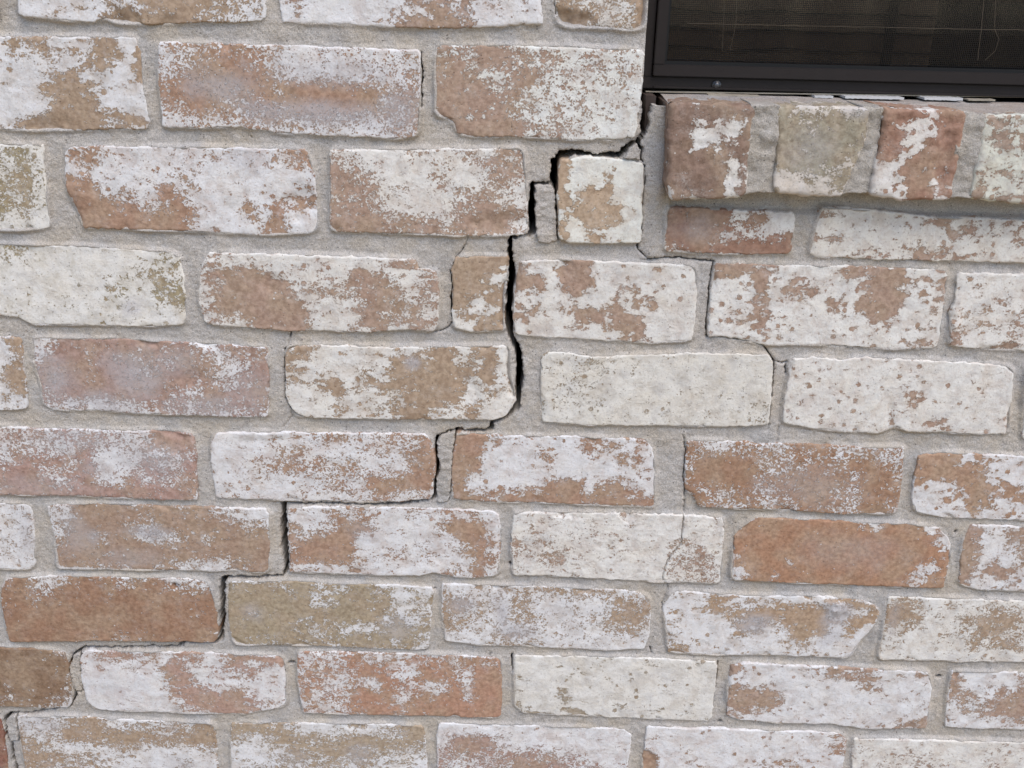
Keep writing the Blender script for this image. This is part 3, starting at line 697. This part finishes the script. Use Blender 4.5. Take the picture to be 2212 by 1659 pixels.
vid = np.arange((NZ + 1) * (NX + 1)).reshape(NZ + 1, NX + 1)
for i in big:
    m = lab == i
    jj, ii = np.where(m)
    q = np.stack([vid[jj, ii], vid[jj, ii + 1], vid[jj + 1, ii + 1], vid[jj + 1, ii]], -1)
    used, inv = np.unique(q, return_inverse=True); q = inv.reshape(-1, 4)
    v = np.stack([Xs.ravel()[used], Y.ravel()[used], Zs.ravel()[used]], -1)
    # side walls where the piece ends at a crack
    mp = np.pad(m, 1)
    lut = np.full(vid.size, -1, np.int64); lut[used] = np.arange(len(used))
    E = []
    for dj, di, a, b in ((-1, 0, (0, 0), (0, 1)), (1, 0, (1, 1), (1, 0)), (0, -1, (1, 0), (0, 0)), (0, 1, (0, 1), (1, 1))):
        edge = m & ~mp[1 + dj:1 + dj + m.shape[0], 1 + di:1 + di + m.shape[1]] & (sc < .004)
        ej, ei = np.where(edge)
        E.append(np.stack([lut[vid[ej + a[0], ei + a[1]]], lut[vid[ej + b[0], ei + b[1]]]], -1))
    E = np.concatenate(E)
    if len(E):
        ev, einv = np.unique(E, return_inverse=True); e2 = einv.reshape(-1, 2)
        lay = [v]; base = len(v); prevmap = ev; Qs = [q]
        for dp in (0.006, 0.02, 0.055):
            nv_ = v[ev].copy(); nv_[:, 1] += dp
            nv_[:, 0] += 0.0007 * vnoise(nv_[:, 0] * 160, nv_[:, 2] * 160 + dp * 900, 41); nv_[:, 2] += 0.0007 * vnoise(nv_[:, 0] * 160 + dp * 900, nv_[:, 2] * 160, 42)
            cur_ = base + np.arange(len(ev)); lay.append(nv_)
            Qs.append(np.stack([prevmap[e2[:, 1]], prevmap[e2[:, 0]], cur_[e2[:, 0]], cur_[e2[:, 1]]], -1))
            prevmap = cur_; base += len(ev)
        v = np.concatenate(lay); q = np.concatenate(Qs)
    c = np.array([v[:, 0].mean(), 0.005, v[:, 2].mean()])
    me = mesh_from('mortar', v - c, q, M_MORTAR)
    link('mortar', me, c, wall)
# mortar beds outside the picture
def bed(x0, x1, z0, z1):
    if x1 - x0 > .002 and z1 - z0 > .002: box('mortar', x0, x1, .0045, .06, z0, z1, M_MORTAR, wall)
gX1 = gx0 + NX * GS; gZ1 = gz0 + NZ * GS
bed(XL, gx0, WALL_BOT, WALL_TOP)
bed(gx0, gX1, WALL_BOT, gz0)
bed(gx0, WX0, gZ1, WALL_TOP)
bed(WX0, WX1, WZ1, WALL_TOP)
bed(gX1, WX1, WALL_BOT, WZ0 - .006)
bed(WX1, XR, WALL_BOT, WALL_TOP)
# cavity behind the veneer; unseen top and ends added to block light leaks
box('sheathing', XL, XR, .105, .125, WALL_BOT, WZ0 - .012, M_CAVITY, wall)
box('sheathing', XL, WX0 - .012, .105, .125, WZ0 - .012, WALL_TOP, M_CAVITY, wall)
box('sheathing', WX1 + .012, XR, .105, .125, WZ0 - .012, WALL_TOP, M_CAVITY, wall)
box('top_light_block', XL, XR, .0, .125, WALL_TOP, WALL_TOP + .02, M_CAVITY, wall)
box('end_closure', XL - .012, XL, .006, .125, WALL_BOT, WALL_TOP, M_MORTAR, wall)
box('end_closure', XR, XR + .012, .006, .125, WALL_BOT, WALL_TOP, M_MORTAR, wall)

# ---- projecting sill of bricks on edge
SY = -0.021
M_SILLM = mortar_material('sill_joint_mortar', (.44,.41,.37), (.45,.41,.355), (.39,.375,.355))
sill = bpy.data.objects.new('window_sill', None); C.objects.link(sill); sill.parent = wall; sill.location = Vector((.3, 0, WZ0 - .1)) - wall.location
sill['label'] = 'projecting sill of bricks laid on edge under the window'
def P2(pts, Y=SY): return at(*np.array(pts, float).T, Y)
def sill_piece(nm, top, rgt, bot, lft, rows, tint, paint, speck, mat=M_BRICK, front=SY, seed=0, washes=(), chips=(), re=.003, **k):
    t, b = P2(top), P2(bot); r = np.array([t[-1]] + [at(*p, SY) for p in rgt] + [b[-1]]); l = np.array([t[0]] + [at(*p, SY) for p in lft] + [b[0]])
    me, c3 = slab_mesh(nm, t, r, b, l, mat, front=front, depth=.10 + (SY - front), seed=seed, rows=rows, tint=tint, paint=paint, speck=speck, washes=washes, chips=chips, re=re, rough=1.15, **k)
    return link(nm, me, c3, sill)
sill_piece('brick', [(1446,222),(1540,223),(1634,227)], [(1634,240),(1618,317),(1616,400)], [(1447,434),(1520,433),(1590,428),(1612,422)], [(1444,300),(1441,400)],
   ["1121132","1275582","1288452","1142442","1312273","1411184","4332173"], (.27,.185,.14), CM, .12, seed=71)
sill_piece('brick', [(1676,229),(1780,230),(1880,233)], [(1880,250),(1868,317),(1843,365)], [(1671,418),(1740,425),(1818,425)], [(1680,300),(1672,390)],
   ["1454353","1144232","1131113","1132133","1222334","6764652","8887775"], (.36,.325,.245), (.70,.64,.58), .35, seed=72, washes=[(.4,.45,.4,.35,.35),(.9,.05,.2,.1,.5)])
sill_piece('brick', [(1908,231),(2000,235),(2090,240)], [(2090,260),(2078,317),(2066,380)], [(1876,425),(1960,435),(2040,433),(2056,431)], [(1906,290),(1890,360)],
   ["1126411","1588511","1178111","1371111","6811322","8751152","8781142"], (.36,.215,.155), (.74,.71,.67), .08, seed=73, chips=[(.8,.5,.12,.4,.002)])
sill_piece('brick', [(2126,247),(2212,248),(2320,250)], [(2300,350)], [(2096,430),(2150,437),(2212,441),(2285,440)], [(2118,300),(2106,370)],
   ["4466654","8354666","7455666","7766666","5746666","5866666","3644444"], (.40,.30,.235), GR, .2, seed=74)
xk = at(2350, 300, SY)[0]
zt, zb = at(2300, 245, SY)[1], at(2300, 440, SY)[1]
ex = 0
while xk < WX1 - .03:
    o = link('brick', protos[(ex * 2 + 1) % 6], (xk + .034, SY, (zt + zb) / 2), sill); o.scale = (.064 / .19, 1, (zt - zb) / .0585); ex += 1
    xk += .0765
def sill_mortar(tl, tr, bl_, br_, front=SY + .0018, seed=0):
    t = at([tl[0], tr[0]], [tl[1], tr[1]], SY); b = at([bl_[0], (bl_[0] + br_[0]) / 2, br_[0]], [bl_[1], min(bl_[1], br_[1]) - 2, br_[1]], SY)
    me, c3 = slab_mesh('mortar', t, np.array([t[-1], b[-1]]), b, np.array([t[0], b[0]]), M_SILLM, front=front, depth=.095, rc=.001, re=.0012, rough=3.2, seed=seed)
    link('mortar', me, c3, sill)
sill_mortar((1622,226), (1684,228), (1604,424), (1680,419), seed=81)
sill_mortar((1868,231), (1914,232), (1806,425), (1886,420), seed=82)
sill_mortar((2078,240), (2134,247), (2042,430), (2104,431), seed=83)
t2 = at([2312, 2312], [250, 440], SY)
o = box('mortar', float(t2[0][0]) - .004, WX1 - .01, SY + .0035, .075, float(t2[1][1]) + .004, float(t2[0][1]) - .001, M_MORTAR, sill)
# wash of mortar on top of the sill, up to the window
n = 90
xs_ = np.linspace(float(at(1447, 222, SY)[0]), WX1, n); ys_ = np.linspace(SY + .004, .040, 26)
XX, YY = np.meshgrid(xs_, ys_)
ztop = float(at(1760, 229, SY)[1]) + .0006
xr_ = at(np.array([1446., 2320.]), np.array([222., 250.]), SY)
zline = np.interp(XX, xr_[:, 0], xr_[:, 1])
k_ = np.clip((YY - SY) / .05, 0, 1)
ZZ = (zline - .0014) * (1 - k_) + float(at(1700, 210, .028)[1]) * k_ + .0009 * fbm(XX, YY, 60, 91, 3) * (1 - k_ * .5)
idx = np.arange(XX.size).reshape(XX.shape)
Q = np.stack([idx[:-1, :-1], idx[:-1, 1:], idx[1:, 1:], idx[1:, :-1]], -1).reshape(-1, 4)
me = mesh_from('mortar_wash', np.stack([XX, YY, ZZ], -1).reshape(-1, 3), Q, mortar_material('sill_mortar', (.41,.375,.345), (.41,.35,.305), (.33,.335,.355)))
link('mortar_wash', me, (0, 0, 0), sill)

# ---- loose lumps of mortar standing in the crack
M_CHUNK = mortar_material('loose_mortar', (.48,.45,.42), (.50,.455,.40), (.42,.41,.40))
def chunk(label, top, rgt, bot, lft, front, depth=.03, seed=0):
    t = at(*np.array(top, float).T); b = at(*np.array(bot, float).T)
    r = np.array([t[-1]] + [at(*p) for p in rgt] + [b[-1]]); l = np.array([t[0]] + [at(*p) for p in lft] + [b[0]])
    me, c3 = slab_mesh('mortar_chunk', t, r, b, l, M_CHUNK, front=front, depth=depth, rc=.0008, re=.0009, rough=2.2, seed=seed, fine=.0009, wob=1.5)
    o = link('mortar_chunk', me, c3); o['label'] = label; o['category'] = 'mortar chunk'; o['group'] = 'loose mortar chunks in the crack'
chunk('tall finger of grey mortar standing loose left of the small square brick', [(1157,402),(1171,400),(1192,401)], [(1200,425),(1199,450),(1202,480),(1203,515)], [(1161,520),(1185,526),(1202,519)], [(1154,425),(1156,450),(1159,490)], -.0005, seed=201)
chunk('small wedge of broken mortar on the top right corner of the square brick', [(1368,314),(1374,312)], [(1384,321),(1381,332)], [(1347,342),(1365,344),(1380,346)], [(1358,324)], -.0025, .02, seed=202)
chunk('ragged upright strip of mortar between two bricks midway down the crack', [(950,943),(965,938),(983,934)], [(980,980),(975,1020),(971,1068)], [(942,1084),(950,1086),(965,1083)], [(946,950),(944,980),(952,1008),(944,1030),(943,1050)], -.0003, seed=203)
chunk('broken plug of mortar beside the dark brown brick near the lower left corner', [(156,1417),(169,1413)], [(171,1440),(175,1478)], [(156,1494),(172,1495)], [(153,1440),(152,1452),(153,1476)], .001, seed=204)
chunk('narrow grey mortar plug beside the red brick in the bottom left corner', [(18,1551),(25,1546),(33,1548)], [(36,1575),(39,1596)], [(23,1602),(39,1598)], [(14,1562),(17,1588)], .0, seed=205)

# ------------------------------------------------------------------ window
M_FRAME = plain('bronze_anodised_metal', (.024, .0195, .0185), .5, .18, .18, 90, .00006)
M_GASKET = plain('black_rubber', (.008, .008, .008), .6, .3)
M_SCREW = plain('screw_steel', (.10, .10, .105), .35, .6, .25, 400, .0, .8)
M_WIRE = plain('screen_wire', (.011, .010, .010), .6, .25)
M_THREAD = plain('pale_thread', (.13, .105, .08), .9, .1)
M_CAULK = plain('white_caulk', (.55, .545, .54), .5, .4, .08, 90)
M_BEIGE = plain('weathered_sealant', (.34, .30, .24), .8, .2, .3, 120, .0002)
M_SLAT = plain('brown_blind', (.24, .145, .09), .6, .3, .35, 60)
M_ROOM = plain('room_wall', (.008, .008, .009), .9, .1)
win = thing('window', 'dark bronze metal window with insect screen above the brick sill', 'window', (WX0 + .46, .05, WZ0))
FY = .034
z_in = lambda px, py, Y=FY: at(px, py, Y)
f_bot = float(at(1800, 201, FY)[1]); f_mid = float(at(1800, 176, FY - .004)[1]); f_in = float(at(1800, 148, FY)[1])
fl0 = WX0 - .012; f_l1 = float(at(1412, 100, FY)[0]); f_l2 = float(at(1437, 100, FY)[0])
f_top = WZ1 - .004; fr1 = WX1 - .001
def ring(name, x0, x1, z0, z1, wd, y0, y1, mat, wb=None, bev=.0006):
    """rectangular frame of four members butted end to end, one mesh"""
    import bmesh
    wb = wb or wd
    bm = bmesh.new()
    for (a, b, c, d) in ((x0, x1, z0, z0 + wb), (x0, x1, z1 - wd, z1), (x0, x0 + wd, z0 + wb, z1 - wd), (x1 - wd, x1, z0 + wb, z1 - wd)):
        g = bmesh.ops.create_cube(bm, size=1.0)['verts']
        for vv in g: vv.co = Vector(((a + b) / 2 + vv.co.x * (b - a), (y0 + y1) / 2 + vv.co.y * (y1 - y0), (c + d) / 2 + vv.co.z * (d - c)))
        es = list({e for vv in g for e in vv.link_edges})
        bmesh.ops.bevel(bm, geom=es, offset=bev, segments=2, affect='EDGES')
    cx, cz_ = (x0 + x1) / 2, (z0 + z1) / 2
    for vv in bm.verts: vv.co -= Vector((cx, y0, cz_))
    me = bpy.data.meshes.new(name); bm.to_mesh(me); bm.free(); me.materials.append(mat)
    return link(name, me, (cx, y0, cz_), win)
ring('outer_frame', fl0, fr1, f_bot, f_top, f_l1 - fl0, FY, FY + .030, M_FRAME, wb=f_mid - f_bot)
# slim bead on the outer frame
ring('screen_frame', f_l1 + .0006, fr1 - .0285, f_mid + .0006, f_top - .028, f_l2 - f_l1 - .0006, FY - .004, FY + .008, M_FRAME, wb=f_in - f_mid - .0006)
ix0, ix1 = f_l2, fr1 - .0285 - (f_l2 - f_l1); iz0, iz1 = f_in, f_top - .028 - (f_l2 - f_l1)
ring('gasket', ix0 - .0005, ix1 + .0005, iz0 - .0005, iz1 + .0005, .0028, FY + .0015, FY + .0060, M_GASKET, bev=.0004)
# lower lip of the frame
box('frame_lip', f_l1 + .002, fr1 - .03, FY - .0022, FY - .0001, f_bot + .0004, f_bot + .0022, M_FRAME, win, .0004)
# insect screen: every wire is real
def wires(x0, x1, z0, z1, y, p=.00145, t=.00034):
    def bars(c0, c1, fixed, vert):
        pass
    V = []; Q = []
    base = np.array([[0, 0, 0], [1, 0, 0], [1, 0, 1], [0, 0, 1], [0, 1, 0], [1, 1, 0], [1, 1, 1], [0, 1, 1]], float)
    fq = np.array([[0, 1, 2, 3], [5, 4, 7, 6], [4, 0, 3, 7], [1, 5, 6, 2]])
    fqh = np.array([[0, 1, 2, 3], [5, 4, 7, 6], [4, 5, 1, 0], [3, 2, 6, 7]])
    k = 0
    for xx in np.arange(x0, x1, p):
        V.append(base * [t, t, z1 - z0] + [xx, y, z0]); Q.append(fq + k); k += 8
    for zz in np.arange(z0, z1, p):
        V.append(base * [x1 - x0, t, t] + [x0, y + t * 1.05, zz]); Q.append(fqh + k); k += 8
    return np.concatenate(V), np.concatenate(Q)
v, q = wires(ix0 + .0005, ix1 - .0005, iz0 + .0005, iz1 - .0005, FY + .007)
c = np.array([(ix0 + ix1) / 2, FY + .007, (iz0 + iz1) / 2])
so_ = link('insect_screen', mesh_from('insect_screen', v - c, q, M_WIRE, False), c, win); so_['kind'] = 'stuff'
def tube(name, pts, r, mat, parent=None):
    P = np.array(pts, float); k = 5; a = np.arange(k) * 2 * np.pi / k; n = len(P)
    T = np.gradient(P, axis=0); T /= np.linalg.norm(T, axis=1, keepdims=True)
    N1 = np.cross(T, [0, 1, 0]); N1 /= np.linalg.norm(N1, axis=1, keepdims=True); N2 = np.cross(T, N1)
    V = (P[:, None] + r * (np.cos(a)[None, :, None] * N1[:, None] + np.sin(a)[None, :, None] * N2[:, None])).reshape(-1, 3)
    idx = np.arange(n * k).reshape(n, k); nx = np.roll(idx, -1, 1)
    Q = np.stack([idx[:-1], nx[:-1], nx[1:], idx[1:]], -1).reshape(-1, 4)
    return link(name, mesh_from(name, V - P[0], Q, mat), P[0], parent)
TY = FY + .0062
def thr(pts, r=.00022, nseg=24):
    P = at(*np.array(pts, float).T, TY); R_ = resample(P, np.linspace(0, 1, nseg))
    tube('snagged_thread', [(a + .0002 * random.uniform(-1, 1), TY, b + .0002 * random.uniform(-1, 1)) for a, b in R_], r, M_THREAD, win)
thr([(1484,50),(1700,55),(2000,61),(2212,65),(2400,68)], .00018, 60)
thr([(1565,0),(1563,50),(1560,110)], .00012); thr([(1592,-20),(1590,50),(1577,110)], .00012)
thr([(2127,-20),(2120,60),(2112,130)], .00016); thr([(2152,-20),(2148,60)], .00014)
thr([(2148,62),(2158,85),(2150,110),(2128,130)], .00014)
# screw in the lower rail
import bmesh
def screw(px, py):
    c = at(px, py, FY - .001)
    bm = bmesh.new()
    bmesh.ops.create_cone(bm, segments=24, radius1=.0036, radius2=.0034, depth=.0007, cap_ends=True)
    g = bmesh.ops.create_uvsphere(bm, u_segments=20, v_segments=10, radius=.0025)['verts']
    for vv in g: vv.co.z = max(0, vv.co.z) * .6 + .0003
    for vv in bm.verts: vv.co = Vector((vv.co.x, -vv.co.z, vv.co.y))
    me = bpy.data.meshes.new('screw'); bm.to_mesh(me); bm.free(); me.materials.append(M_SCREW)
    for p in me.polygons: p.use_smooth = True
    link('screw', me, (c[0], FY - .0012, c[1]), win)
screw(1548, 184)
# glass
gm = bpy.data.materials.new('window_glass'); gm.use_nodes = True
gb = gm.node_tree.nodes['Principled BSDF']; gb.inputs['Transmission Weight'].default_value = 1; gb.inputs['Roughness'].default_value = 0.01; gb.inputs['IOR'].default_value = 1.5
gb.inputs['Base Color'].default_value = (.5, .5, .5, 1)
box('glass_pane', ix0 - .004, ix1 + .004, FY + .018, FY + .022, iz0 - .004, iz1 + .004, gm, win)
# blind behind the glass
blind = bpy.data.objects.new('blind', None); C.objects.link(blind); blind.parent = win
blind.location = Vector(((ix0 + ix1) / 2, FY + .06, iz0)) - win.location
bx0, bx1 = ix0 + .002, float(at(2010, 100, FY + .037)[0])
def slat(z, k):
    n = 40; x = np.linspace(bx0, bx1, n)
    wv = .0016 * np.sin((x - bx0) * 75 + k * .5) * np.clip(1.2 - abs((x - bx0) - .05) / .09, 0, 1) + .0004 * np.sin(x * 210 + k)
    y0 = FY + .036; rows_ = [(y0, -.0062), (y0 + .001, -.0022), (y0 + .0016, .002), (y0 + .003, .0056)]
    V = np.concatenate([np.stack([x, np.full(n, yy), z + zz + wv], -1) for yy, zz in rows_] + [np.stack([x, np.full(n, yy), z + zz + wv + .0006], -1) for yy, zz in rows_[::-1]])
    m = len(rows_) * 2; idx = np.arange(n * m).reshape(m, n)
    Q = np.concatenate([np.stack([idx[a, :-1], idx[a, 1:], idx[(a + 1) % m, 1:], idx[(a + 1) % m, :-1]], -1) for a in range(m)])
    c = np.array([(bx0 + bx1) / 2, y0, z])
    link('slat', mesh_from('slat', V - c, Q, M_SLAT), c, blind)
zk = iz0 + .004; k = 0
while zk < iz1 - .01: slat(zk, k); zk += .0138; k += 1
for cx_ in (1905,):
    xx = float(at(cx_, 80, FY + .05)[0]); box('ladder_tape', xx - (.004 if cx_ == 1905 else .0012), xx + (.004 if cx_ == 1905 else .0012), FY + .033, FY + .0345, iz0, iz1, M_ROOM, blind)
# dark room behind
RX0, RX1 = fl0 + .001, fr1 - .001
box('room_wall', RX0 - .009, RX1 + .009, .60, .61, f_bot - .009, f_top + .009, M_ROOM, win)
box('room_wall', RX0, RX1, FY + .031, .60, f_bot - .010, f_bot, M_ROOM, win)
box('room_wall', RX0, RX1, FY + .031, .60, f_top, f_top + .01, M_ROOM, win)
box('room_wall', RX0 - .01, RX0, FY + .031, .60, f_bot, f_top, M_ROOM, win)
box('room_wall', RX1, RX1 + .01, FY + .031, .60, f_bot, f_top, M_ROOM, win)
# sealant under the frame
def strip(nm, px0, px1, py0, py1, hgt, y0, y1, mat):
    a = at([px0, px1], [py0, py1], y0); n = 24
    x = np.linspace(a[0][0], a[1][0], n); z = np.linspace(a[0][1], a[1][1], n)
    jit = np.array([random.uniform(-1, 1) for _ in range(n)]) * hgt * .16
    V = np.concatenate([np.stack([x, np.full(n, yy), z + dz * hgt + (jit if dz > 0 else -jit)], -1) for yy, dz in ((y0, -.5), (y0, .5), (y1, .5), (y1, -.5))])
    idx = np.arange(4 * n).reshape(4, n)
    Q = np.concatenate([np.stack([idx[a_, :-1], idx[a_, 1:], idx[(a_ + 1) % 4, 1:], idx[(a_ + 1) % 4, :-1]], -1) for a_ in range(4)] + [[[0, n, 2 * n, 3 * n]], [[n - 1, 4 * n - 1, 3 * n - 1, 2 * n - 1]]])
    c = np.array([x.mean(), y0, z.mean()])
    return link(nm, mesh_from(nm, V - c, Q, mat, False), c, win)
strip('sealant_bead', 1395, 2900, 198, 219, .0010, FY - .001, FY + .02, M_BEIGE)
strip('shim', 1760, 1800, 209, 210, .0014, .026, .05, M_CAULK)
strip('shim', 1826, 1953, 210, 213, .0017, .022, .05, M_CAULK)
strip('shim', 1997, 2080, 213, 215, .0017, .022, .05, M_CAULK)
strip('shim', 2092, 2150, 216, 217, .0010, .024, .05, M_BEIGE)
strip('shim', 1530, 1640, 205, 208, .0012, .026, .05, M_BEIGE)
# flashing seen in the slot left of the sill
a = at([1404, 1396], [206, 312], .016)
bm = bmesh.new()
pts = [(float(a[0][0]) - .003, .014, float(a[0][1])), (float(a[0][0]) + .004, .010, float(a[0][1])), (float(a[1][0]) + .003, .010, float(a[1][1])), (float(a[1][0]) - .002, .016, float(a[1][1]))]
vf = [bm.verts.new(p) for p in pts]; vb = [bm.verts.new((p[0], p[1] + .05, p[2])) for p in pts]
bm.faces.new(vf[::-1]); bm.faces.new(vb)
for i in range(4): bm.faces.new((vf[i], vf[(i + 1) % 4], vb[(i + 1) % 4], vb[i]))
bmesh.ops.recalc_face_normals(bm, faces=bm.faces)
cc = Vector(pts[0])
for vv in bm.verts: vv.co -= cc
me = bpy.data.meshes.new('flashing'); bm.to_mesh(me); bm.free(); me.materials.append(plain('brown_flashing', (.075,.055,.048), .45, .5, .3, 200))
link('flashing', me, cc, win)

# ------------------------------------------------------------------ unseen ground, added and coloured to bounce warm light onto the wall
n = NT('bounce_ground')
col = n.mix(n.ramp(n.noise(3, 8, .65), .35, .65), (.30, .19, .075), (.40, .27, .115))
gmat = n.done(col, .95, n.bump(n.noise(25, 8, .7), .02, 1.0))
me = mesh_from('ground', np.array([[-30, -40, 0], [30, -40, 0], [30, 12, 0], [-30, 12, 0]], float), np.array([[0, 1, 2, 3]]), gmat, False)
g = link('ground', me, (0, 0, WALL_BOT - .001)); g['kind'] = 'structure'
wall['kind'] = 'thing'; win['kind'] = 'thing'
